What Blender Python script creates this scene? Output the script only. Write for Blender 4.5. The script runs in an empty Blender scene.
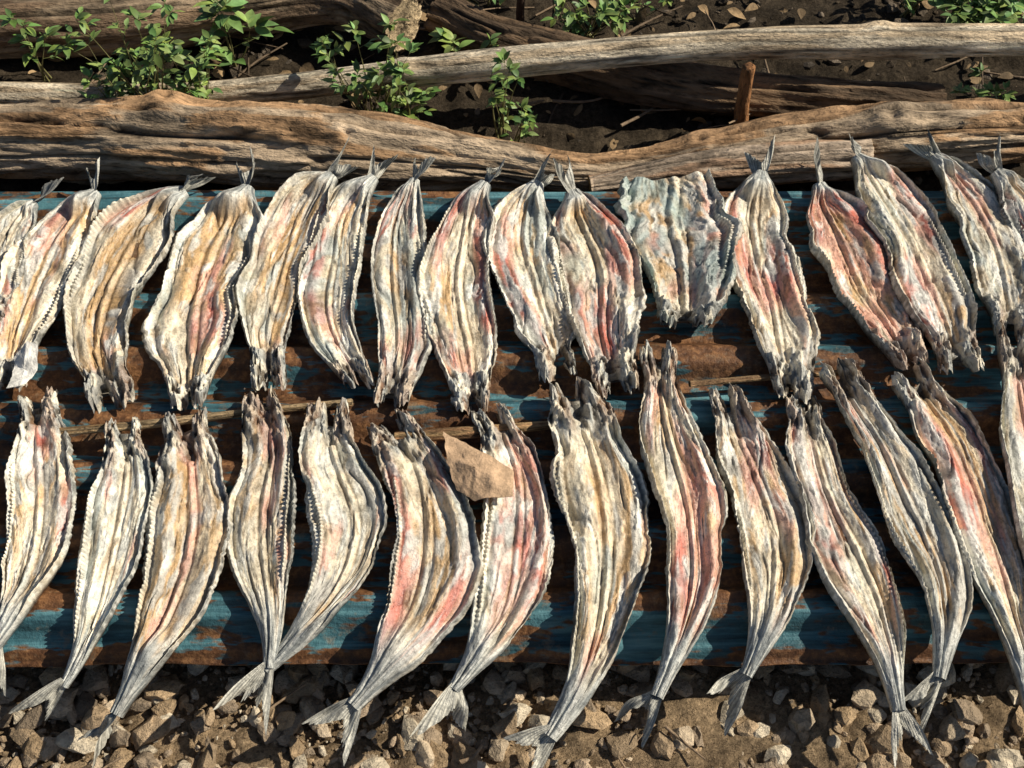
import bpy, math, random
import numpy as np
from mathutils import Vector
random.seed(7); R=np.random.RandomState(7)
rad=math.radians
scene=bpy.context.scene
# ---------------------------------------------------------------- camera
PITCH=rad(55); D=2.0; H=0.10
CAM=np.array([0,-D*math.cos(PITCH),H+D*math.sin(PITCH)])
FWD=np.array([0,math.cos(PITCH),-math.sin(PITCH)]); UP=np.array([0,math.sin(PITCH),math.cos(PITCH)]); RT=np.array([1.,0,0])
FL=512/math.tan(rad(22))
cd=bpy.data.cameras.new("camera"); cam=bpy.data.objects.new("camera",cd); scene.collection.objects.link(cam)
cam.location=CAM; cam.rotation_euler=(rad(90)-PITCH,0,0); cd.sensor_width=36; cd.lens=18/math.tan(rad(22)); cd.clip_end=500; cd.clip_start=0.01
scene.camera=cam
def unproject(a,b,h):
    """image pixel -> point where its camera ray meets the plane z=h"""
    r=FWD*FL+RT*(a-512)+UP*(384-b)
    return CAM+r*((h-CAM[2])/r[2])
# ---------------------------------------------------------------- noise
def _h(i,j,k):
    n=((i*73856093)^(j*19349663)^(k*83492791))&0xffffffff
    n=((n^(n>>13))*1274126177)&0xffffffff
    n=n^(n>>16)
    return (n&0xffff)/65535.0*2-1
def vn(x,y,z=0.0):
    x,y,z=np.broadcast_arrays(np.asarray(x,float),np.asarray(y,float),np.asarray(z,float))
    xi=np.floor(x).astype(np.int64); yi=np.floor(y).astype(np.int64); zi=np.floor(z).astype(np.int64)
    fx=x-xi; fy=y-yi; fz=z-zi
    fx=fx*fx*(3-2*fx); fy=fy*fy*(3-2*fy); fz=fz*fz*(3-2*fz)
    o=0
    for a in (0,1):
        for b in (0,1):
            for c in (0,1):
                w=(fx if a else 1-fx)*(fy if b else 1-fy)*(fz if c else 1-fz)
                o=o+w*_h(xi+a,yi+b,zi+c)
    return o
def fbm(x,y,z=0.0,o=3):
    s=0;a=1;f=1
    for k in range(o):
        s=s+a*vn(np.asarray(x)*f+17*k,np.asarray(y)*f+5*k,np.asarray(z)*f); a*=.5; f*=2.1
    return s
def ss(a,b,x):
    t=np.clip((x-a)/(b-a),0,1); return t*t*(3-2*t)
# ---------------------------------------------------------------- mesh helper
def mk(name,V,F,mat,col=None,lc=None,smooth=True,parent=None):
    V=np.asarray(V,float); c=V.mean(0)
    me=bpy.data.meshes.new(name); me.from_pydata((V-c).tolist(),[],F if isinstance(F,list) else F.tolist()); me.update()
    if col is not None:
        col=np.asarray(col,float); rg=np.ones((len(V),4)); rg[:,:3]=np.clip(col,0,1)
        a=me.color_attributes.new(name="Col",type='FLOAT_COLOR',domain='POINT'); a.data.foreach_set('color',rg.ravel())
    if lc is not None:
        a=me.attributes.new(name="lc",type='FLOAT_VECTOR',domain='POINT'); a.data.foreach_set('vector',np.asarray(lc,float).ravel())
    if smooth: me.polygons.foreach_set('use_smooth',[True]*len(me.polygons))
    me.materials.append(mat)
    o=bpy.data.objects.new(name,me); scene.collection.objects.link(o); o.location=c
    if parent: o.parent=parent
    return o
def gridF(nr,nc,off=0,wrap=False):
    i=np.arange(nr-1)[:,None]; j=np.arange(nc if wrap else nc-1)[None,:]; j2=(j+1)%nc
    return np.stack([i*nc+j,i*nc+j2,(i+1)*nc+j2,(i+1)*nc+j],-1).reshape(-1,4)+off
# ---------------------------------------------------------------- materials
class M:
    def __init__(s,name):
        s.m=bpy.data.materials.new(name); s.m.use_nodes=True; s.nt=s.m.node_tree; s.b=s.nt.nodes['Principled BSDF']
    def n(s,t,**k):
        x=s.nt.nodes.new(t)
        for a,v in k.items():
            if a in x.inputs: x.inputs[a].default_value=v
            else: setattr(x,a,v)
        return x
    def l(s,a,b): s.nt.links.new(a,b)
    def vec(s,kind='Object',scale=(1,1,1)):
        if kind=='lc':
            t=s.n('ShaderNodeAttribute',attribute_name='lc'); o=t.outputs['Vector']
        else:
            t=s.n('ShaderNodeTexCoord'); o=t.outputs['Object']
        mp=s.n('ShaderNodeMapping'); mp.inputs['Scale'].default_value=scale; s.l(o,mp.inputs['Vector']); return mp.outputs[0]
    def noise(s,v,scale,detail=6,rough=.6):
        x=s.n('ShaderNodeTexNoise'); x.inputs['Scale'].default_value=scale; x.inputs['Detail'].default_value=min(detail,4); x.inputs['Roughness'].default_value=rough
        s.l(v,x.inputs['Vector']); return x.outputs['Fac']
    def ramp(s,f,stops):
        r=s.n('ShaderNodeValToRGB'); e=r.color_ramp.elements
        while len(e)<len(stops): e.new(.5)
        for i,(p,c) in enumerate(stops):
            e[i].position=p; e[i].color=(*c,1) if len(c)==3 else c
        s.l(f,r.inputs[0]); return r.outputs[0]
    def mix(s,a,b,f,mode='MIX'):
        x=s.n('ShaderNodeMix'); x.data_type='RGBA'; x.blend_type=mode
        for inp,v in ((x.inputs[0],f),(x.inputs[6],a),(x.inputs[7],b)):
            if hasattr(v,'is_linked') or hasattr(v,'links'): s.l(v,inp)
            else: inp.default_value=v if not isinstance(v,tuple) else (*v,1)
        return x.outputs[2]
    def col(s): return s.n('ShaderNodeAttribute',attribute_name='Col').outputs['Color']
    def bump(s,h,st,d,prev=None):
        x=s.n('ShaderNodeBump'); x.inputs['Strength'].default_value=st; x.inputs['Distance'].default_value=d
        s.l(h,x.inputs['Height'])
        if prev: s.l(prev,x.inputs['Normal'])
        return x.outputs[0]
    def out(s,c,rough=.6,nrm=None,spec=.5,metal=0):
        if hasattr(c,'links'): s.l(c,s.b.inputs['Base Color'])
        else: s.b.inputs['Base Color'].default_value=(*c,1)
        if hasattr(rough,'links'): s.l(rough,s.b.inputs['Roughness'])
        else: s.b.inputs['Roughness'].default_value=rough
        if nrm: s.l(nrm,s.b.inputs['Normal'])
        s.b.inputs['Specular IOR Level'].default_value=spec
        s.b.inputs['Metallic'].default_value=metal
        return s.m
g=lambda v:(v,v,v)
# fish flesh
m=M('dried_fish_flesh'); v=m.vec('lc'); w=m.vec()
n1=m.noise(v,34,8,.65); n2=m.noise(w,150,6,.75); n3=m.noise(v,110,5,.7)
c=m.mix(m.col(),m.ramp(n1,[(.30,g(.60)),(.5,g(1.04)),(.72,g(1.3))]),1.0,'MULTIPLY')
c=m.mix(c,m.ramp(n3,[(.34,g(.66)),(.5,g(1.03)),(.7,g(1.2))]),1.0,'MULTIPLY')
c=m.mix(c,m.ramp(n2,[(.3,g(.65)),(.5,g(1.03)),(.7,g(1.3))]),1.0,'MULTIPLY')
b=m.bump(n3,.7,.004); b=m.bump(n2,.7,.0028,b)
rr=m.ramp(n2,[(.3,g(.20)),(.7,g(.45))])
FISH=m.out(c,rr,b,.65)
# bark / wood
def wood(name,ctr=.35,sc=22):
    m=M(name); v=m.vec('lc'); w=m.vec()
    n1=m.noise(v,sc,8,.7); n2=m.noise(v,sc*5,5,.75); n3=m.noise(w,9,5,.6)
    c=m.mix(m.col(),m.ramp(n1,[(.3,g(ctr*.7)),(.48,g(.95)),(.72,g(1.35))]),1.0,'MULTIPLY')
    c=m.mix(c,m.ramp(n2,[(.32,g(.4)),(.5,g(1)),(.7,g(1.2))]),1.0,'MULTIPLY')
    c=m.mix(c,m.ramp(n3,[(.35,g(.65)),(.6,g(1.1))]),1.0,'MULTIPLY')
    b=m.bump(n1,1,.018); b=m.bump(n2,1,.007,b)
    return m.out(c,.85,b,.25)
BARK=wood('weathered_bark'); POLE=wood('bare_wood',.85,30); DARKB=wood('dark_bark',.4,18)
# stone
m=M('limestone_rubble'); w=m.vec(); n1=m.noise(w,60,8,.75); n2=m.noise(w,260,4,.7)
c=m.mix(m.col(),m.ramp(n1,[(.3,g(.5)),(.55,g(1.0)),(.75,g(1.3))]),1.0,'MULTIPLY')
b=m.bump(n1,1,.010); b=m.bump(n2,.9,.003,b)
STONE=m.out(c,.9,b,.2)
# ground
m=M('soil'); w=m.vec(); n1=m.noise(w,14,10,.7); n2=m.noise(w,120,8,.75); n3=m.noise(w,420,3,.7)
c=m.mix(m.col(),m.ramp(n1,[(.3,g(.55)),(.6,g(1.15))]),1.0,'MULTIPLY')
c=m.mix(c,m.ramp(n2,[(.3,g(.35)),(.5,g(.95)),(.7,g(1.5))]),1.0,'MULTIPLY')
b=m.bump(n2,1,.016); b=m.bump(n3,1,.004,b)
SOIL=m.out(c,.95,b,.15)
# corrugated sheet
m=M('rusty_painted_metal'); v=m.vec('Object',(1,4,1)); w=m.vec(); v2=m.vec('Object',(.6,7,1))
n1=m.noise(v,4.5,9,.8); n2=m.noise(w,60,6,.75); n3=m.noise(v2,7,6,.7)
blue=m.ramp(n3,[(.3,(.025,.08,.10)),(.5,(.055,.17,.215)),(.7,(.14,.31,.35))])
rust=m.ramp(n2,[(.25,(.035,.017,.010)),(.5,(.16,.070,.028)),(.75,(.42,.21,.085))])
ad=m.n('ShaderNodeMath',operation='ADD'); m.l(n1,ad.inputs[0])
sp=m.n('ShaderNodeSeparateColor'); m.l(m.col(),sp.inputs[0]); m.l(sp.outputs[0],ad.inputs[1])
mask=m.ramp(ad.outputs[0],[(.56,g(0)),(.60,g(1))])
c=m.mix(rust,blue,mask)
c=m.mix(c,m.ramp(n3,[(.35,g(.5)),(.6,g(1.05))]),1.0,'MULTIPLY')
c=m.mix(c,(.26,.20,.13),m.ramp(m.noise(w,28,8,.8),[(.56,g(0)),(.74,g(.7))]))
b=m.bump(n2,.8,.004)
METAL=m.out(c,m.ramp(n2,[(.3,g(.4)),(.7,g(.8))]),b,.45)
# leaf
m=M('green_leaf'); w=m.vec(); n1=m.noise(w,60,4)
c=m.mix(m.col(),m.ramp(n1,[(.3,g(.7)),(.7,g(1.3))]),1.0,'MULTIPLY')
LEAF=m.out(c,.5,None,.4)
m=M('dry_leaf'); w=m.vec(); n1=m.noise(w,50,6,.7)
c=m.mix(m.col(),m.ramp(n1,[(.3,g(.55)),(.7,g(1.25))]),1.0,'MULTIPLY')
DRY=m.out(c,.75,m.bump(n1,.8,.006),.3)
# ---------------------------------------------------------------- world + sun
sd=Vector((0.74,0.14,0.61)).normalized()
el=math.asin(sd.z); az=math.atan2(sd.x,sd.y)
W=bpy.data.worlds.new("World"); scene.world=W; W.use_nodes=True
sky=W.node_tree.nodes.new('ShaderNodeTexSky'); sky.sky_type='NISHITA'; sky.sun_disc=False; sky.sun_elevation=el; sky.sun_rotation=az
bg=W.node_tree.nodes['Background']; W.node_tree.links.new(sky.outputs[0],bg.inputs[0]); bg.inputs[1].default_value=.05
sl=bpy.data.lights.new('sun','SUN'); sl.energy=5.0; sl.angle=rad(.5); sl.color=(1,.91,.75)
so=bpy.data.objects.new('sun',sl); scene.collection.objects.link(so); so.rotation_euler=sd.to_track_quat('Z','Y').to_euler(); so.location=(3,2,4)
scene.view_settings.view_transform='Standard'; scene.view_settings.look='None'; scene.view_settings.exposure=0
# ---------------------------------------------------------------- ground
n=420
s=np.linspace(-1,1,n); ax=1.9*s+60*np.sign(s)*np.maximum(0,np.abs(s)-.75)**2*16/1.0*1.0
X,Y=np.meshgrid(ax,ax+0.1)
near=np.exp(-((X/4)**2+(Y/4)**2))
Z=(.018*fbm(X*3,Y*3,0,4)+.007*fbm(X*30,Y*30,2,3))*near+.2*fbm(X*.05,Y*.05,3,2)*(1-near)-.012
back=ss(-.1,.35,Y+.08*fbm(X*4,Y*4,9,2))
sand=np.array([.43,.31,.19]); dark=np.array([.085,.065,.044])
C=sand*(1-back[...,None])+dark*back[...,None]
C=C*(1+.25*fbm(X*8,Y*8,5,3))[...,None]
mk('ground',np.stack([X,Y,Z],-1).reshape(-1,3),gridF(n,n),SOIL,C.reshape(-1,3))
# ---------------------------------------------------------------- rocks
import bmesh
def ico(sub):
    bm=bmesh.new(); bmesh.ops.create_icosphere(bm,subdivisions=sub,radius=1)
    V=np.array([v.co[:] for v in bm.verts]); F=np.array([[v.index for v in f.verts] for f in bm.faces]); bm.free(); return V,F
def rocks(name,cnt,sub,xr,yr,smin,smax,pal,mat,zoff=0.3,power=2.5):
    V0,F0=ico(sub); tm=[]
    for k in range(14):
        P=V0*(1+.38*fbm(V0[:,0]*1.6+k*7,V0[:,1]*1.6,V0[:,2]*1.6,3))[:,None]
        for q in range(6):
            d=R.normal(size=3); d/=np.linalg.norm(d); h=R.uniform(.5,.85); e=P@d-h; P=P-np.maximum(e,0)[:,None]*d*.85
        tm.append(P)
    Vs=[];Fs=[];Cs=[];off=0
    for i in range(cnt):
        P=tm[R.randint(14)]; sc=smin+(smax-smin)*R.rand()**power
        a=R.rand()*6.28; ca,sa=math.cos(a),math.sin(a)
        Q=P*np.array([R.uniform(.8,1.45),R.uniform(.65,1.1),R.uniform(.5,.9)])*sc
        t=R.uniform(-.5,.5); ct,st=math.cos(t),math.sin(t)
        Q=np.stack([Q[:,0],Q[:,1]*ct-Q[:,2]*st,Q[:,1]*st+Q[:,2]*ct],1)
        Q=np.stack([Q[:,0]*ca-Q[:,1]*sa,Q[:,0]*sa+Q[:,1]*ca,Q[:,2]],1)
        x=R.uniform(*xr); y=R.uniform(*yr)
        Q+=np.array([x,y,sc*zoff-.010]); Vs.append(Q); Fs.append(F0+off); off+=len(Q)
        c=pal[R.randint(len(pal))]*R.uniform(.75,1.2); Cs.append(np.repeat(c[None],len(Q),0))
    return mk(name,np.concatenate(Vs),np.concatenate(Fs),mat,np.concatenate(Cs),smooth=False)
lp=[np.array(c) for c in [(.62,.50,.36),(.52,.40,.28),(.72,.62,.47),(.46,.34,.22),(.36,.28,.20),(.50,.36,.22)]]
rocks('gravel',4600,2,(-1.3,1.3),(-1.1,-.37),.004,.024,lp,STONE,.45,2.4)
rocks('pebbles',11000,1,(-1.3,1.3),(-1.1,-.37),.0018,.008,lp,STONE,.6,2)
dp=[np.array(c) for c in [(.14,.11,.08),(.08,.06,.04),(.20,.16,.12),(.11,.09,.07)]]
rocks('soil_clods',3600,1,(-1.6,1.6),(.45,2.1),.003,.018,dp,STONE,.3,3)
# ---------------------------------------------------------------- sheet
yf=unproject(512,657,H)[1]; yb=unproject(512,186,H)[1]
nx,ny=420,200
X,Y=np.meshgrid(np.linspace(-1.45,1.45,nx),np.linspace(yf,yb,ny))
def sheetz(x,y):
    ph=np.cos(2*np.pi*(y-yf-.075)/.108)
    z=H+.012*np.clip(ph*1.6,-1,1)+.004*fbm(x*2.2,y*3,1,3)
    return z-.018*ss(.02,0,y-yf)
Zt=sheetz(X,Y)
Yj=Y+(.004*fbm(X*6,Y*0,2,3))*ss(.05,0,Y-yf)
T=np.stack([X,Yj,Zt],-1).reshape(-1,3); Bm=T-np.array([0,0,.002])
F=gridF(ny,nx); F2=gridF(ny,nx,len(T))[:,::-1]
e=np.arange(nx-1); sk=np.stack([e+len(T),e+1+len(T),e+1,e],1)
bias=.03+.12*ss(.11,.03,Y-yf)*ss(.006,.022,Y-yf)+.08*ss(.12,.02,yb-Y)+.06*np.exp(-((Y-.17)/.03)**2)+.04*np.exp(-((Y+.04)/.03)**2)+.05*ss(.3,.9,X)*ss(-.2,.1,Y)
bc=np.repeat(np.concatenate([bias.ravel(),bias.ravel()])[:,None],3,1); bc=np.clip(bc,0,1)
mk('corrugated_metal_sheet',np.concatenate([T,Bm]),np.concatenate([F,F2,sk]),METAL,bc)
# ---------------------------------------------------------------- log generator
def catmull(P,n):
    P=np.asarray(P,float); P=np.vstack([2*P[0]-P[1],P,2*P[-1]-P[-2]]); out=[]
    m_=len(P)-3
    for t in np.linspace(0,m_-1e-6,n*3):
        i=int(t); f=t-i; a,b,c,d=P[i:i+4]
        out.append(.5*((2*b)+(-a+c)*f+(2*a-5*b+4*c-d)*f*f+(-a+3*b-3*c+d)*f**3))
    out=np.array(out); L=np.r_[0,np.cumsum(np.linalg.norm(np.diff(out[:,:3],axis=0),axis=1))]
    s_=np.linspace(0,L[-1],n); return np.stack([np.interp(s_,L,out[:,k]) for k in range(out.shape[1])],1),s_
def log(name,pts,mat,colA,colB,seed,rough=.06,lump=.12,nc=72,dens=110,knots=(),cap=(.45,.33,.2),parent=None):
    """pts: (a,b,radius,extra height)"""
    ctr=[]
    for p in pts:
        h=p[2]+(p[3] if len(p)>3 else 0); q=unproject(p[0],p[1],h); ctr.append([*q,p[2]])
    L0=sum(np.linalg.norm(np.array(ctr[i+1][:3])-np.array(ctr[i][:3])) for i in range(len(ctr)-1))
    nr=max(20,int(L0*dens)); P,s_=catmull(ctr,nr)
    T=np.gradient(P[:,:3],axis=0); T/=np.linalg.norm(T,axis=1)[:,None]
    U=np.cross([0,0,1],T); U/=np.linalg.norm(U,axis=1)[:,None]; Wv=np.cross(T,U)
    th=np.linspace(0,2*np.pi,nc,endpoint=False)[None,:]; S=s_[:,None]
    cx,cy=np.cos(th),np.sin(th); r=P[:,3][:,None]
    k=1+lump*fbm(S*4+seed,cx*1.2,cy*1.2,3)+rough*fbm(S*7+seed*3,cx*7,cy*7,4)
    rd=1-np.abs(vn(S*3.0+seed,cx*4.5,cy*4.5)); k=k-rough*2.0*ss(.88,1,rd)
    plate=ss(.05,.2,fbm(S*5+seed*5,cx*2.2,cy*2.2,4)); k=k+rough*.6*plate
    for (ks,ka,kr,kh) in knots:
        da=np.angle(np.exp(1j*(th-ka))); d2=((S-ks)/kr)**2+(da*r/kr)**2
        k=k+kh*np.exp(-d2)-kh*.9*np.exp(-d2*9)
    rr_=r*k
    V=P[:,None,:3]+rr_[...,None]*(cx[...,None]*U[:,None]+cy[...,None]*Wv[:,None])
    C=np.array(colA)*(1-plate[...,None])+np.array(colB)*plate[...,None]
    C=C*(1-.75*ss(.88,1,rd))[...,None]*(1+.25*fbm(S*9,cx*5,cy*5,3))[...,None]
    lcv=np.stack([S*.28+0*cx,r*cx,r*cy],-1)
    V=V.reshape(-1,3);C=C.reshape(-1,3);lcv=lcv.reshape(-1,3); F=[gridF(nr,nc,0,True)]; Vs=[V];Cs=[C];Ls=[lcv];off=len(V)
    for end,row in ((0,0),(1,nr-1)):
        ring=V[row*nc:(row+1)*nc]; c0=ring.mean(0); prev=np.arange(row*nc,(row+1)*nc)
        for q in range(1,11):
            f=(1-q/10.0 if q<10 else .01) if q>1 else .985
            rp=c0+(ring-c0)*f+T[row][None]*(.003*vn(ring[:,0]*60,ring[:,2]*60,q))[:,None]
            Vs.append(rp); cc=np.array(cap)*(1.0 if q%2 else .72); Cs.append(np.repeat(cc[None],nc,0)); Ls.append(rp*1.0)
            cur=np.arange(off,off+nc); off+=nc
            F.append(np.stack([prev,np.roll(prev,-1),np.roll(cur,-1),cur],1)); prev=cur
    return mk(name,np.concatenate(Vs),np.concatenate(F),mat,np.concatenate(Cs),np.concatenate(Ls),parent=parent)
log('driftwood_log',[(-160,140,.070),(0,142,.070),(150,142,.074),(290,148,.072),(400,156,.062),(500,166,.048),(580,175,.042),(680,165,.045),(780,150,.052),(880,140,.06),(960,134,.062),(1030,132,.05)],
    BARK,(.56,.43,.30),(.50,.31,.17),3,.095,.16,110,170,knots=[(.62,1.2,.035,.25),(.95,1.9,.03,.2),(1.6,1.4,.03,.25),(1.95,1.7,.04,.3)])
log('split_wood_slab',[(590,186,.020,.04),(680,172,.028,.04),(780,164,.034,.035),(868,160,.036,.035)],BARK,(.52,.41,.31),(.44,.29,.19),9,.10,.2,60,160,cap=(.70,.44,.18))
log('wooden_pole',[(-150,92,.022,.005),(0,94,.023,.008),(130,97,.024,.015),(240,92,.026,.03),(400,74,.027,.065),(560,58,.028,.10),(720,45,.029,.12),(880,42,.030,.12),(1024,40,.029,.12),(1150,38,.028,.12)],
    POLE,(.86,.74,.56),(.76,.60,.41),5,.025,.10,48,120,knots=[(1.1,1.7,.02,.3),(2.0,1.2,.02,.3)])
log('felled_log',[(-200,32,.06),(0,26,.062),(130,20,.060),(240,6,.058),(340,-4,.054,.02),(404,24,.054,.03)],BARK,(.40,.30,.20),(.28,.19,.12),12,.07,.10,72,120,cap=(.78,.60,.37))
log('rotting_log',[(440,14,.045),(500,42,.048),(600,68,.048),(700,88,.046),(800,98,.042),(940,108,.036)],DARKB,(.24,.155,.09),(.14,.095,.06),21,.09,.16,72,120,cap=(.2,.14,.09))
# standing stake
def stake(name,a,b,h,r,col,lean):
    base=unproject(a,b,0); P=[np.r_[base+np.array([lean*k,0,h*k-.02]),r*(1.15-.25*k)] for k in np.linspace(0,1,5)]
    P,s_=catmull(P,30); nc=20; th=np.linspace(0,2*np.pi,nc,endpoint=False)
    V=[];C=[];Lc=[]
    for i,p in enumerate(P):
        k=1+.2*fbm(np.cos(th)*2,np.sin(th)*2,i*.12,2)
        V.append(np.stack([p[0]+p[3]*k*np.cos(th),p[1]+p[3]*k*np.sin(th),p[2]+0*th],1)); C.append(np.repeat(np.array([col]),nc,0)); Lc.append(np.stack([r*np.cos(th),r*np.sin(th),0*th+i*.002],1))
    F=gridF(30,nc,0,True).tolist(); F.append(list(range(29*nc,30*nc)))
    mk(name,np.concatenate(V),F,BARK,np.concatenate(C),np.concatenate(Lc))
stake('wooden_stake',738,133,.185,.013,(.42,.20,.085),-.004)
stake('wooden_stake',518,36,.20,.008,(.08,.05,.035),.01)
log('bamboo_strip',[(55,432,.006,.112),(150,424,.007,.112),(250,412,.006,.112),(352,402,.006,.112)],POLE,(.55,.40,.23),(.46,.29,.14),31,.05,.1,20,120)
log('bamboo_strip',[(395,436,.006,.112),(450,434,.010,.112),(560,424,.006,.112)],POLE,(.52,.34,.17),(.46,.26,.13),33,.05,.1,20,120)
log('bamboo_strip',[(690,384,.005,.112),(760,378,.005,.112),(850,372,.005,.112)],POLE,(.45,.3,.16),(.36,.22,.12),35,.05,.1,20,120)
for k,a in enumerate((-0.95,-.3,.35,1.0)):
    P=np.array([[a+.02*math.sin(k),y,0.045] for y in np.linspace(yf+.06,yb-.03,40)]); nc=24; th=np.linspace(0,2*np.pi,nc,endpoint=False)
    V=np.concatenate([p+np.stack([.038*np.cos(th),0*th,.038*np.sin(th)],1)*(1+.08*fbm(np.cos(th)*2,np.sin(th)*2,i*.15,2))[:,None] for i,p in enumerate(P)])
    F=gridF(40,nc,0,True).tolist(); F+= [list(range(nc)),list(range(39*nc,40*nc))]
    mk('support_beam',V,F,DARKB,np.repeat(np.array([[.15,.1,.06]]),len(V),0),V*np.array([1,.3,1]))
# ---------------------------------------------------------------- fish
TP=[0,.04,.10,.17,.26,.36,.48,.60,.70,.79,.87,.94,1]
PROF={'L':[.42,.48,.55,.68,.86,.96,1.0,.95,.80,.56,.34,.21,.15],
      'S':[.40,.46,.54,.66,.86,.96,1.0,1.02,1.02,.98,.82,.46,.15],
      'W':[.34,.42,.52,.64,.76,.86,.94,1.0,1.04,1.06,1.04,1.0,.92]}
FZ=.114
CREAM=np.array([.84,.74,.56]);TAN=np.array([.60,.355,.135]);PINK=np.array([.78,.41,.31]);RED=np.array([.54,.11,.07])
SILV=np.array([.62,.635,.60]);DK=np.array([.08,.066,.05]);BONE=np.array([.88,.82,.67]);TEAL=np.array([.24,.38,.38]); WHITE=np.array([.94,.92,.84]); SKIN=np.array([.20,.20,.185])
def fish(pts,wpx,seed,prof='L',red=.3,tan=.4,grey=.3,bone=1,dz=0,fin=.075,teal=0,finroll=None):
    rs=np.random.RandomState(seed*13+5)
    if prof=='S': wpx=wpx*.96
    red=red*.97; grey=grey+.03
    prof_=np.array(PROF[prof])*(1+.08*rs.normal(size=13)*np.array([1,1,1,1,1,1,.5,1,1,1,.6,.4,.3]))
    if prof=='S': fin=rs.uniform(.045,.066)
    if prof=='W': fin=.012
    ctr=[]
    for i,p in enumerate(pts):
        z=FZ+dz+(p[2] if len(p)>2 else 0)
        ctr.append(unproject(p[0]+rs.uniform(-2.5,2.5),p[1],z))
    mid=pts[len(pts)//2]; w=np.linalg.norm(unproject(mid[0]+wpx/2,mid[1],FZ)-unproject(mid[0]-wpx/2,mid[1],FZ))/2
    nr=250; P,s_=catmull(ctr,nr*2); Ltot=s_[-1]; Lb=Ltot-fin*.70
    sb=np.linspace(0,Lb,nr); P=np.stack([np.interp(sb,s_,P[:,k]) for k in range(3)],1)
    T=np.gradient(P,axis=0); T/=np.linalg.norm(T,axis=1)[:,None]
    N=np.cross(T,[0,0,1.]); N/=np.linalg.norm(N,axis=1)[:,None]; Zv=np.cross(N,T)
    nc=86; t=np.linspace(0,1,nr)[:,None]; u=np.linspace(-1,1,nc)[None,:]; a=np.abs(u); sg=np.sign(u)
    pk=rs.uniform(-.07,.07)
    hw=w*np.interp(np.clip(t[:,0]+pk*np.sin(np.pi*t[:,0]),0,1),TP,prof_)
    hw=np.convolve(np.pad(hw,6,mode='edge'),np.ones(13)/13,'valid')
    if prof=='L': oa,ob=rs.uniform(.70,.80),rs.uniform(.88,.94)
    elif prof=='S': oa,ob=rs.uniform(.87,.92),.975
    else: oa,ob=2,3
    o=1-ss(oa,ob,t+.04*fbm(u*2,0,seed,2))
    hlen=rs.uniform(.12,.18); hd=1-ss(hlen-.03,hlen+.05,t+.05*fbm(t*20,u*3,seed,2))
    S0=seed*11.3
    def edgef(z_):
        spk=np.abs(vn(t*70+S0,0*t,z_+1))**2.5
        torn=ss(.35,.8,vn(t*9+S0,0*t,z_+6))
        return 1+(.16*fbm(t*3.0+S0,0*t,z_,2)-.07*torn-.05*spk+.016*vn(t*120,0*t,z_+3))*(.35+.65*o)
    eL=edgef(1.);eR=edgef(5.)
    edge=1+(np.where(u<0,eL,eR)-1)*ss(.3,1,a)
    cs=rs.uniform(-.35,.35)+.22*vn(t*3+S0,0*t,3.)
    uu=u+cs*(1-a**2)*.5
    xo=hw[:,None]*edge*uu
    rollin=(.03+.14*ss(.1,.8,vn(t*4+S0,sg*1.0,44.)))*ss(.85,1,a)*o
    xo=xo*(1-rollin)
    warp=.28*fbm(t*2.8+S0,u*1.4,3.,2)+.03*vn(t*18+S0,u*3,4.)
    long_=fbm(t*4+S0,(u+warp)*3.5,7.,3)
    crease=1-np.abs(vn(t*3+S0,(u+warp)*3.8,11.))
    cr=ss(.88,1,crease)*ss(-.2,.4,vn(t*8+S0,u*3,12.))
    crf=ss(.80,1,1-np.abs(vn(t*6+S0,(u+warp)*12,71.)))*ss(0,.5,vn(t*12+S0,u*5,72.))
    k=w/.055
    sideH=np.where(u<0,rs.uniform(.5,1.2),rs.uniform(.5,1.2))*(1+.45*fbm(t*4+S0,sg*1.,6.,2))
    cf=rs.uniform(.50,.64)
    fil=.0085*np.exp(-((a-cf-.12*vn(t*5+S0,sg*1.,4.))/.20)**2)*sideH
    rim=.0095*np.exp(-((a-.91)/.075)**2)*(1+.8*vn(t*6+S0,sg*1.,8.)+.12*vn(t*26+S0,sg*1.,9.))
    gro=-.003*np.exp(-((a-.77+.06*vn(t*6+S0,sg*1.,3.))/.045)**2)
    uc=u-.10*vn(t*4,0*u,S0)
    ctrl=rs.uniform(.0015,.0035)*np.exp(-(uc/.055)**2)-.0022*np.exp(-((np.abs(uc)-.12)/.04)**2)
    zo=.004+fil+rim+gro+ctrl+.0022*long_-.0032*cr-.0011*crf+.0006*fbm(t*30+S0,(u+warp)*10,2.,3)
    flake=ss(.35,.5,fbm(t*13+S0,(u+warp)*4,61.,4)); zo=zo+.0014*flake
    bu=bone*rs.uniform(.68,.86); bst=rs.uniform(.2,.3); ben=rs.uniform(.70,.97)
    bw=np.exp(-((u-bu-.06*vn(t*4+S0,0*u,1.))/.045)**2)*ss(bst,bst+.06,t)*ss(ben,ben-.08,t)*o
    seg=np.abs(np.sin(t*math.pi*62+.6*vn(t*30,0*u,S0)))
    zo=zo+bw*(.004+.006*seg)
    zo=zo*k
    hr=fbm(t*24+S0,u*4.5,9.,4)
    zh=k*(.008+.009*np.exp(-((a-.62)/.26)**2)+.0075*hr-.009*np.exp(-((u-.1*vn(t*12,0*u,S0))/.15)**2)+.004*ss(.5,.9,np.abs(vn(t*30+S0,u*5,15.))))
    zo=zo*(1-hd)+zh*hd
    zo=zo*(1-.5*ss(.03,0,t))
    zr=hw[:,None]*.95*np.sqrt(np.clip(1-a**2,0,1))+.0010*fbm(t*40+S0,u*4,3.,2)-.003*np.exp(-((u-.15-.2*vn(t*5,0*u,S0))/.12)**2)
    zo=zo*o+zr*(1-o)
    sway=.005*vn(t*5+S0,0*t,12.)
    roll=rs.uniform(-.16,.16)+.22*vn(t*2.5+S0,0*t,13.)
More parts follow.
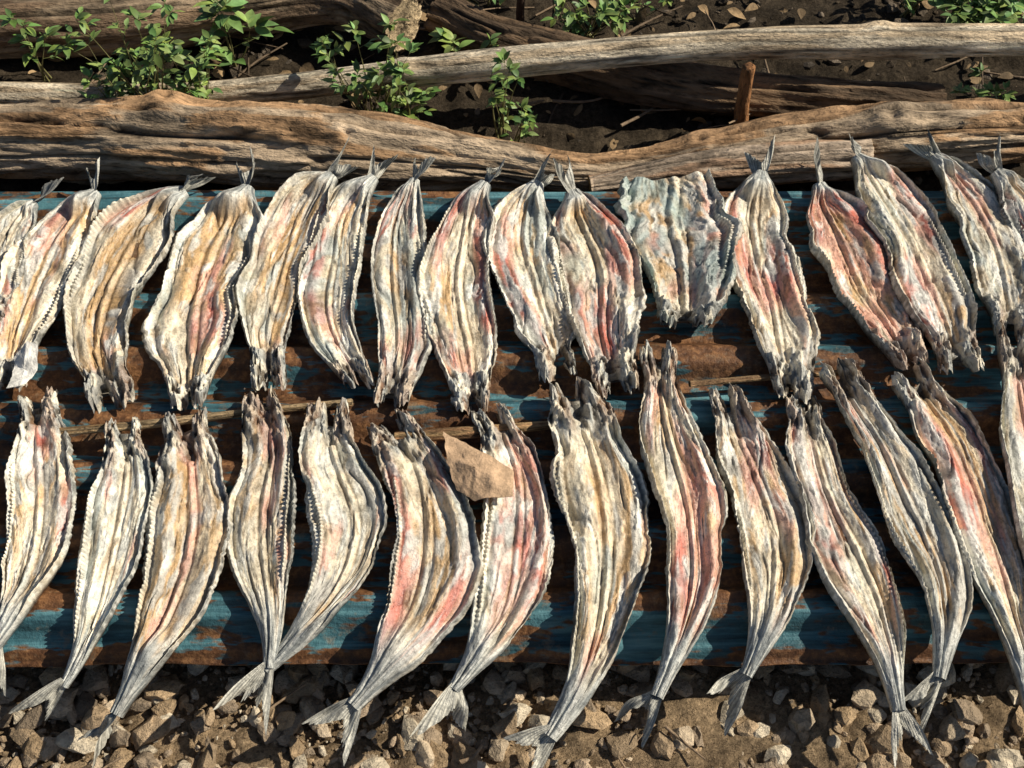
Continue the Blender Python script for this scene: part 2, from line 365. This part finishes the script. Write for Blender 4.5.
    zo=zo+sway+xo*roll*.6+.004
    jl,jr=rs.uniform(.0,1.0,2); jag=np.where(u<0,jl,jr)
    ext=(Lb*.028)*np.clip(1-t/.12,0,1)*(((a-.5)/.5)**2*1.0+jag*.8+.6*vn(u*9+S0,0*u,3.))
    gap=np.clip(1-t/(hlen*.9),0,1)*w*.14*rs.uniform(.1,1.3)
    xo=xo+sg*gap
    V=P[:,None]+N[:,None]*xo[...,None]+Zv[:,None]*zo[...,None]+T[:,None]*ext[...,None]
    def mx(A,B,f): return A*(1-f[...,None])+B*f[...,None]
    lo=fbm(t*3.2+S0,(u+warp)*1.5,21.,3); l2=fbm(t*5+S0,(u+warp)*2.5,25.,3); l3=fbm(t*11+S0,(u+warp)*8,28.,3); l4=fbm(t*2.8+S0*1.7,u*1.5+.5*warp,41.,3)
    one=np.ones_like(lo)
    C=one[...,None]*CREAM
    C=mx(C,one[...,None]*TAN,np.clip(ss(.25-tan*1.2,.85-tan*.9,lo+.35*l3)*np.exp(-((a-.30)/.50)**2)*1.0,0,.88))
    C=mx(C,one[...,None]*PINK,np.clip(ss(.70-red*1.1,1.15-red,l4+.4*l2+.32)*.85*(1-ss(.72,.9,a)),0,1))
    C=mx(C,one[...,None]*RED,np.clip(ss(.90-red*.75,1.28-red*.6,l4*.8+l2*.6+.35*np.exp(-((a-.55)/.25)**2))*.85,0,1))
    C=mx(C,one[...,None]*SILV,np.clip(ss(.05,.55,l3+.4*lo+grey-.2+.35*(a-.5))*.72+grey*.2,0,1))
    C=mx(C,one[...,None]*TEAL,np.clip(ss(.45,1.0,l2-.3*l4+grey*.5+.3*a)*.32,0,1))
    C=mx(C,one[...,None]*TAN*.5,np.clip(ss(.45,.9,-l3-.3*lo)*.5,0,1))
    C=mx(C,one[...,None]*WHITE,.6*flake*ss(.1,.6,a+.3*l3))
    C=mx(C,one[...,None]*TAN*.4,.6*np.exp(-((np.abs(uc)-.12)/.03)**2)*o*ss(.2,.3,t)*ss(-.4,.2,vn(t*10+S0,0*u,55.)))
    C=mx(C,one[...,None]*WHITE,.65*np.exp(-((a-.875)/.025)**2)*ss(-.3,.4,vn(t*14+S0,sg*1.,35.))*o)
    C=mx(C,one[...,None]*SKIN,ss(.89,.93,a)*(.45+.5*ss(-.3,.3,l3))*o)
    C=mx(C,one[...,None]*WHITE,.6*np.exp(-((a-.965)/.03)**2)*ss(-.2,.4,vn(t*90+S0,sg*1.,33.))*o)
    C=C*(1-.5*cr*(1-hd))[...,None]*(1-.3*crf*(1-hd))[...,None]  # AO-like shade painted into the crease colour, along with darker dried flesh
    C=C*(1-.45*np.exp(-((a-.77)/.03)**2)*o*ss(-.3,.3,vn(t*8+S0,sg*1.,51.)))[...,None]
    bc=one[...,None]*BONE*(.3+.75*seg)[...,None]
    C=mx(C,bc,np.clip(bw*.95,0,1))
    hn=fbm(t*26+S0,u*4,31.,4)
    Ch=mx(one[...,None]*SILV*.65,one[...,None]*BONE*.92,ss(-.15,.45,hn)); Ch=mx(Ch,one[...,None]*DK,ss(.10,.55,-hr))
    Ch=mx(Ch,one[...,None]*np.array([.38,.20,.10]),ss(.0,.7,l2+.2)*.5)
    Ch=mx(Ch,one[...,None]*DK*.6,np.exp(-(u/.11)**2)*.75*one)
    C=mx(C,Ch,hd*one*.92)
    Cs=mx(one[...,None]*SILV*.95,one[...,None]*np.array([.27,.29,.29]),ss(-.1,.5,l3)); Cs=mx(Cs,one[...,None]*WHITE*.9,ss(.0,.7,-l3)*.55*one)
    C=mx(C,Cs,(1-o)*one)
    if teal: C=mx(C,one[...,None]*TEAL,np.clip(teal*ss(-.1,.6,l2+.3*l3+a*.4),0,1))
    C=C*rs.uniform(.86,1.08)
    ins=.80
    SL=P+N*(xo[:,:1]*ins)+Zv*(zo[:,:1]*0-.006)+T*ext[:,:1]; SR=P+N*(xo[:,-1:]*ins)+Zv*(zo[:,-1:]*0-.006)+T*ext[:,-1:]
    A=np.concatenate([SL[:,None],V,SR[:,None]],1); n2=nc+2
    CA=np.concatenate([C[:,:1]*.6,C,C[:,-1:]*.6],1)
    lcs=np.concatenate([np.zeros((nr,1)),(w*(u+.5*warp)*np.ones_like(t)),np.zeros((nr,1))],1)
    LC=np.stack([np.repeat(sb[:,None]*.48,n2,1)+seed,lcs,0*lcs+seed*.3],-1)
    Fq=gridF(nr,n2,0,True); qi=np.arange(nr-1)[:,None]; qj=np.arange(n2)[None,:]
    gl=int(nr*hlen*rs.uniform(.2,.5)); keep=~((qi<gl)&((qj==n2//2-1)|(qj==n2-1)))
    F=Fq[keep.ravel()].tolist(); off=nr*n2
    Vs=[A.reshape(-1,3)];CC=[CA.reshape(-1,3)];LL=[LC.reshape(-1,3)]
    if prof!='W':
        # caudal fin
        if finroll is not None: tau=finroll
        elif prof=='S': tau=rs.choice([-1,1])*rs.uniform(.5,1.2)
        else: tau=rs.uniform(-.9,.9)
        e0=P[-5]+Zv[-1]*hw[-1]*.75
        bend=rs.uniform(-.45,.45); Tt=T[-1]*math.cos(bend)+N[-1]*math.sin(bend); N0=np.cross(Tt,[0,0,1.]); N0/=np.linalg.norm(N0); Z0=np.cross(N0,Tt)
        Nn=N0*math.cos(tau)+Z0*math.sin(tau); Zn=np.cross(Nn,Tt)
        fr,fc=16,49; r_=np.linspace(0,1,fr)[:,None]; ph=np.linspace(-1,1,fc)[None,:]
        spread=rs.uniform(.28,.62)*(.75 if prof=='S' else 1); asym=rs.uniform(-.25,.25); Lf=fin*(.38+.66*np.abs(ph)**1.3)*(1+asym*ph)*(1-.22*np.abs(vn(ph*17+S0,0*ph,1.))**2)
        ang=ph*spread*(1-.25*r_)
        bx=ph*hw[-1]*.9
        FV=e0+ (r_*Lf*np.cos(ang))[...,None]*Tt + (bx+r_*Lf*np.sin(ang))[...,None]*Nn + (.0010*np.sin(ph*42)*r_+.014*vn(ph*1.6+S0,r_*2,2.)*r_)[...,None]*Zn + ((-.008 if prof=='L' else .012)*r_**2*np.ones_like(ph))[...,None]*np.array([0,0,1.])
        fcx=mx(np.ones((fr,fc,1))*np.array([.60,.58,.50]),np.ones((fr,fc,1))*np.array([.25,.25,.23]),ss(-.5,.6,np.sin(ph*42+1)+.7*vn(ph*9,r_*5,S0)))
        Vs.append(FV.reshape(-1,3)); CC.append(fcx.reshape(-1,3)); LL.append(np.stack([r_*.02+0*ph,ph*.04+0*r_,0*r_+0*ph+seed],-1).reshape(-1,3)); F+=gridF(fr,fc,off).tolist()
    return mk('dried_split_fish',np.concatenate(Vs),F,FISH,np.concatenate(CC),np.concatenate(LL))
# upper row  (head -> tail)
d=-.03
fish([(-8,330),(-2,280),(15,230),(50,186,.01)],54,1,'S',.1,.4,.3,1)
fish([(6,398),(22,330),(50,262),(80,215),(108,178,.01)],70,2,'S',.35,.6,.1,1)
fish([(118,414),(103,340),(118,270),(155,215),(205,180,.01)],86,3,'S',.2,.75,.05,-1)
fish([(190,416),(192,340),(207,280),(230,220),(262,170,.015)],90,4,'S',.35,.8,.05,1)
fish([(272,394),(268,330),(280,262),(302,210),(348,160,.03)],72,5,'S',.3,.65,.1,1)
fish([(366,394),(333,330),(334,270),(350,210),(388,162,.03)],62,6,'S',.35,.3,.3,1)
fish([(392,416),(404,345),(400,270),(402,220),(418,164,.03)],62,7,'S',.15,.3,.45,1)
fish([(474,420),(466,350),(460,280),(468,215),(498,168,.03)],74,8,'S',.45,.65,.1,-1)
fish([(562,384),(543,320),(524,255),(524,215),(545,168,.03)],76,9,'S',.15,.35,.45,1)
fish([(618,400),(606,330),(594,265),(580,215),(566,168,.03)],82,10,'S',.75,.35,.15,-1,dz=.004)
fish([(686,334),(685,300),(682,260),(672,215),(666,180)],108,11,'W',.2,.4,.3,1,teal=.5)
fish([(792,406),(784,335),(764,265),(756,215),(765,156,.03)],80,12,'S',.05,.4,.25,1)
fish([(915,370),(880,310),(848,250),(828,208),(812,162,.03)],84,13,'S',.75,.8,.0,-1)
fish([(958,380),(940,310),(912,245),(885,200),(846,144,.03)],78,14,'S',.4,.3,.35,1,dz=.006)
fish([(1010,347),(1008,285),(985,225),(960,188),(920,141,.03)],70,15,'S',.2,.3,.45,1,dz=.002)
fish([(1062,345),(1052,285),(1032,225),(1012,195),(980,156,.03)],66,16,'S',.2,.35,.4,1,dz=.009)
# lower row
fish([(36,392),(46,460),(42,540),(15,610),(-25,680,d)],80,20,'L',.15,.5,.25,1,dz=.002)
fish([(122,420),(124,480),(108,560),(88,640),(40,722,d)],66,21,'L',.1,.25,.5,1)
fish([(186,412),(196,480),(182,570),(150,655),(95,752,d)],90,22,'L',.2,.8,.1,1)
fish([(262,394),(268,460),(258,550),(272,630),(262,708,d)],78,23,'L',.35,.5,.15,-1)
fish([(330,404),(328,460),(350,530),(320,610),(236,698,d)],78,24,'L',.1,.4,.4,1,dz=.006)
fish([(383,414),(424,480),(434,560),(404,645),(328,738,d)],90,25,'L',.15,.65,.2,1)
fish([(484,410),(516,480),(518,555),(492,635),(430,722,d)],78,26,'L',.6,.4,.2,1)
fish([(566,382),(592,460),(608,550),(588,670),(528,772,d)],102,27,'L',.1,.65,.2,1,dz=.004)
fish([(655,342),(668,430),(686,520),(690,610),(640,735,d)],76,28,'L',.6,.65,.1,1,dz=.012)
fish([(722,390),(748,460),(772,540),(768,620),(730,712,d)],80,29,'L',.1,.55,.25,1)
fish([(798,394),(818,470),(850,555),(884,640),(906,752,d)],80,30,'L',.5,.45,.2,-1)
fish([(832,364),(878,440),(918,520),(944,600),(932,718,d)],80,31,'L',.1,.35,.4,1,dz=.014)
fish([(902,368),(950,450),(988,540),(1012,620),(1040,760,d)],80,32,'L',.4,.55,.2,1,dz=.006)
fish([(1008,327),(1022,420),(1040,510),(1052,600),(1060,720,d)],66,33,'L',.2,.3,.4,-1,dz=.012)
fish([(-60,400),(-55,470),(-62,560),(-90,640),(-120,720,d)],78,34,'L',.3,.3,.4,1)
# ---------------------------------------------------------------- scraps on the fish
def scrap(name,Q,hh,col,ridge):
    base=[unproject(a,b,FZ+hh+.006*math.sin(i*2.1)) for i,(a,b) in enumerate(Q)]
    V=[];c0=np.mean(base,0)+np.array([0,0,.004]); rings=10; m_=len(base)*8
    bd=np.array([ (1-f)*base[i]+f*base[(i+1)%len(base)] for i in range(len(base)) for f in np.arange(8)/8])
    for q in range(rings+1):
        f=max(q/rings,.02); P=c0+(bd-c0)*f; P=P+np.stack([.0015*vn(P[:,0]*200,P[:,1]*200,4),.0015*vn(P[:,0]*200,P[:,1]*200,8),.005*fbm(P[:,0]*35,P[:,1]*35,1,3)+ridge*np.abs((P[:,0]-c0[0])*.5+(P[:,1]-c0[1])*.85)],1); V.append(P)
    F=gridF(rings+1,m_,0,True)
    V=np.concatenate(V); V2=V-np.array([0,0,.0012]); F=np.concatenate([F,F[:,::-1]+len(V)])
    V=np.concatenate([V,V2]); mk(name,V,F,DRY,np.repeat(np.array([col]),len(V),0))
scrap('dry_leaf',[(443,428),(478,447),(514,470),(513,496),(474,497),(455,486),(447,460)],.035,(.60,.41,.26),-.2)
scrap('paper_scrap',[(14,358),(30,346),(42,352),(38,372),(24,392),(12,398),(14,378)],.030,(.85,.83,.78),.5)
# ---------------------------------------------------------------- plants
def leafmesh(p,dirv,up,L,Wd,fold=.25):
    dirv=dirv/np.linalg.norm(dirv); sd_=np.cross(dirv,up); sd_/=max(np.linalg.norm(sd_),1e-6); nn=np.cross(sd_,dirv)
    V=[];n_=7
    for i in range(n_):
        f=i/(n_-1); ww=Wd*math.sin(math.pi*min(1,f**.8))*(1 if 0<i<n_-1 else .05); cen=p+dirv*L*f-nn*L*.25*f*f
        V+=[cen-sd_*ww+nn*ww*fold,cen,cen+sd_*ww+nn*ww*fold]
    return np.array(V),gridF(n_,3)
def plant(name,a,b,hgt,spread,stems,lsz,nl,seed,col=(.145,.235,.07)):
    rs=np.random.RandomState(seed); base=unproject(a,b,0); Vs=[];Fs=[];Cs=[];off=0
    def add(V,F,c):
        nonlocal off
        Vs.append(V);Fs.append(F+off);Cs.append(np.repeat(np.array([c]),len(V),0));off+=len(V)
    for s_ in range(stems):
        an=rs.rand()*6.28; tip=base+np.array([math.cos(an)*spread*rs.uniform(.3,1),math.sin(an)*spread*rs.uniform(.1,.4),hgt*rs.uniform(.5,1)])
        b0=base+np.array([rs.uniform(-.015,.015),rs.uniform(-.01,.01),-.01]); mid=(b0+tip)/2+rs.normal(size=3)*spread*.12
        P,_=catmull([b0,mid,tip],14); th=np.linspace(0,6.28,6,endpoint=False)
        V=np.concatenate([p+np.stack([np.cos(th),np.sin(th),0*th],1)*(.0028*(1-.07*i)) for i,p in enumerate(P)])
        add(V,gridF(14,6,0,True),(.18,.17,.07))
        for q in range(nl):
            f=rs.uniform(.25,1) if q>2 else 1.0; p=P[min(13,int(f*13))]
            tw=np.array([rs.normal(),rs.normal()*.8,rs.uniform(.1,.9)]); tw/=np.linalg.norm(tw); tl=lsz*rs.uniform(.3,1.3)*(.4 if q<3 else 1)
            e_=p+tw*tl; s2=np.cross(tw,[0,0,1.]); s2/=np.linalg.norm(s2); V=np.array([p-s2*.0009,p+s2*.0009,e_+s2*.0006,e_-s2*.0006]); add(V,np.array([[0,1,2,3]]),(.14,.15,.05))
            for w_ in range(3):
                dv=tw+rs.normal(size=3)*.6; dv[2]=dv[2]*.6; L=lsz*rs.uniform(.6,1.15)
                V,F=leafmesh(e_-tw*tl*.25*w_,dv,np.array([rs.normal()*.3,rs.normal()*.3,1]),L,L*.24)
                add(V,F,tuple(np.array(col)*rs.uniform(.6,1.7)*np.array([rs.uniform(.8,1.3),1,rs.uniform(.7,1.2)])))
    Vq=np.concatenate(Vs); fl=[]
    for f in Fs: fl+=f.tolist()
    mk(name,Vq,fl,LEAF,np.concatenate(Cs))
plant('weed_plant',165,127,.30,.14,13,.027,8,1)
plant('weed_plant',205,124,.20,.08,7,.028,6,12)
plant('weed_plant',125,127,.15,.09,6,.025,6,18)
plant('weed_plant',238,66,.17,.06,4,.045,5,2)
plant('weed_plant',375,126,.24,.09,9,.026,7,3)
plant('weed_plant',400,135,.15,.08,7,.026,6,13)
plant('weed_plant',470,74,.09,.06,4,.030,5,4)
plant('weed_plant',500,140,.19,.06,5,.024,5,5)
plant('weed_plant',518,146,.12,.05,3,.020,5,15)
plant('weed_plant',590,36,.13,.13,12,.028,6,6)
plant('weed_plant',970,28,.10,.16,14,.034,7,7)
plant('weed_plant',50,80,.15,.04,4,.028,4,8)
plant('weed_plant',905,12,.10,.1,6,.03,5,9)
plant('weed_plant',985,105,.06,.1,6,.022,4,10)
plant('weed_plant',300,-14,.12,.10,5,.03,5,11)
plant('weed_plant',120,-14,.12,.14,8,.03,5,16)
plant('weed_plant',640,20,.06,.1,5,.02,5,17)
plant('weed_plant',490,8,.10,.1,7,.026,5,19)
# ---------------------------------------------------------------- litter
Vs=[];Fs=[];Cs=[];off=0
for i in range(900):
    p=np.array([R.uniform(-1.6,1.6),R.uniform(.6,2.2),R.uniform(.004,.018)]); L=R.uniform(.012,.045)
    V,F=leafmesh(p,np.array([R.normal(),R.normal(),R.normal()*.15]),np.array([R.normal()*.4,R.normal()*.4,1]),L,L*R.uniform(.2,.35),R.uniform(-.6,.6))
    Vs.append(V);Fs+= (F+off).tolist();off+=len(V);Cs.append(np.repeat(np.array([[.28,.19,.10]])*R.uniform(.4,1.6),len(V),0))
mk('leaf_litter',np.concatenate(Vs),Fs,DRY,np.concatenate(Cs))
Vs=[];Fs=[];Cs=[];off=0
for i in range(330):
    yy=R.uniform(.6,2.2) if i<290 else R.uniform(-1.1,-.5)
    p=np.array([R.uniform(-1.6,1.6),yy,R.uniform(.006,.025)]); an=R.rand()*6.28; L=R.uniform(.03,.22)*(1 if i<290 else .4); dv=np.array([math.cos(an),math.sin(an),R.normal()*.06])
    P,_=catmull([p,p+dv*L*.5+R.normal(size=3)*L*.06*np.array([1,1,.3]),p+dv*L],8); r0=R.uniform(.0012,.004); th=np.linspace(0,6.28,6,endpoint=False)
    sv=np.cross(dv,[0,0,1.]); sv/=np.linalg.norm(sv)
    V=np.concatenate([q+(np.cos(th)[:,None]*sv+np.sin(th)[:,None]*np.array([0,0,1.]))*r0*(1-.06*k) for k,q in enumerate(P)])
    Vs.append(V);Fs+=gridF(8,6,off,True).tolist();off+=len(V);Cs.append(np.repeat(np.array([[.28,.20,.13]])*R.uniform(.3,1.5),len(V),0))
mk('twigs',np.concatenate(Vs),Fs,DRY,np.concatenate(Cs))
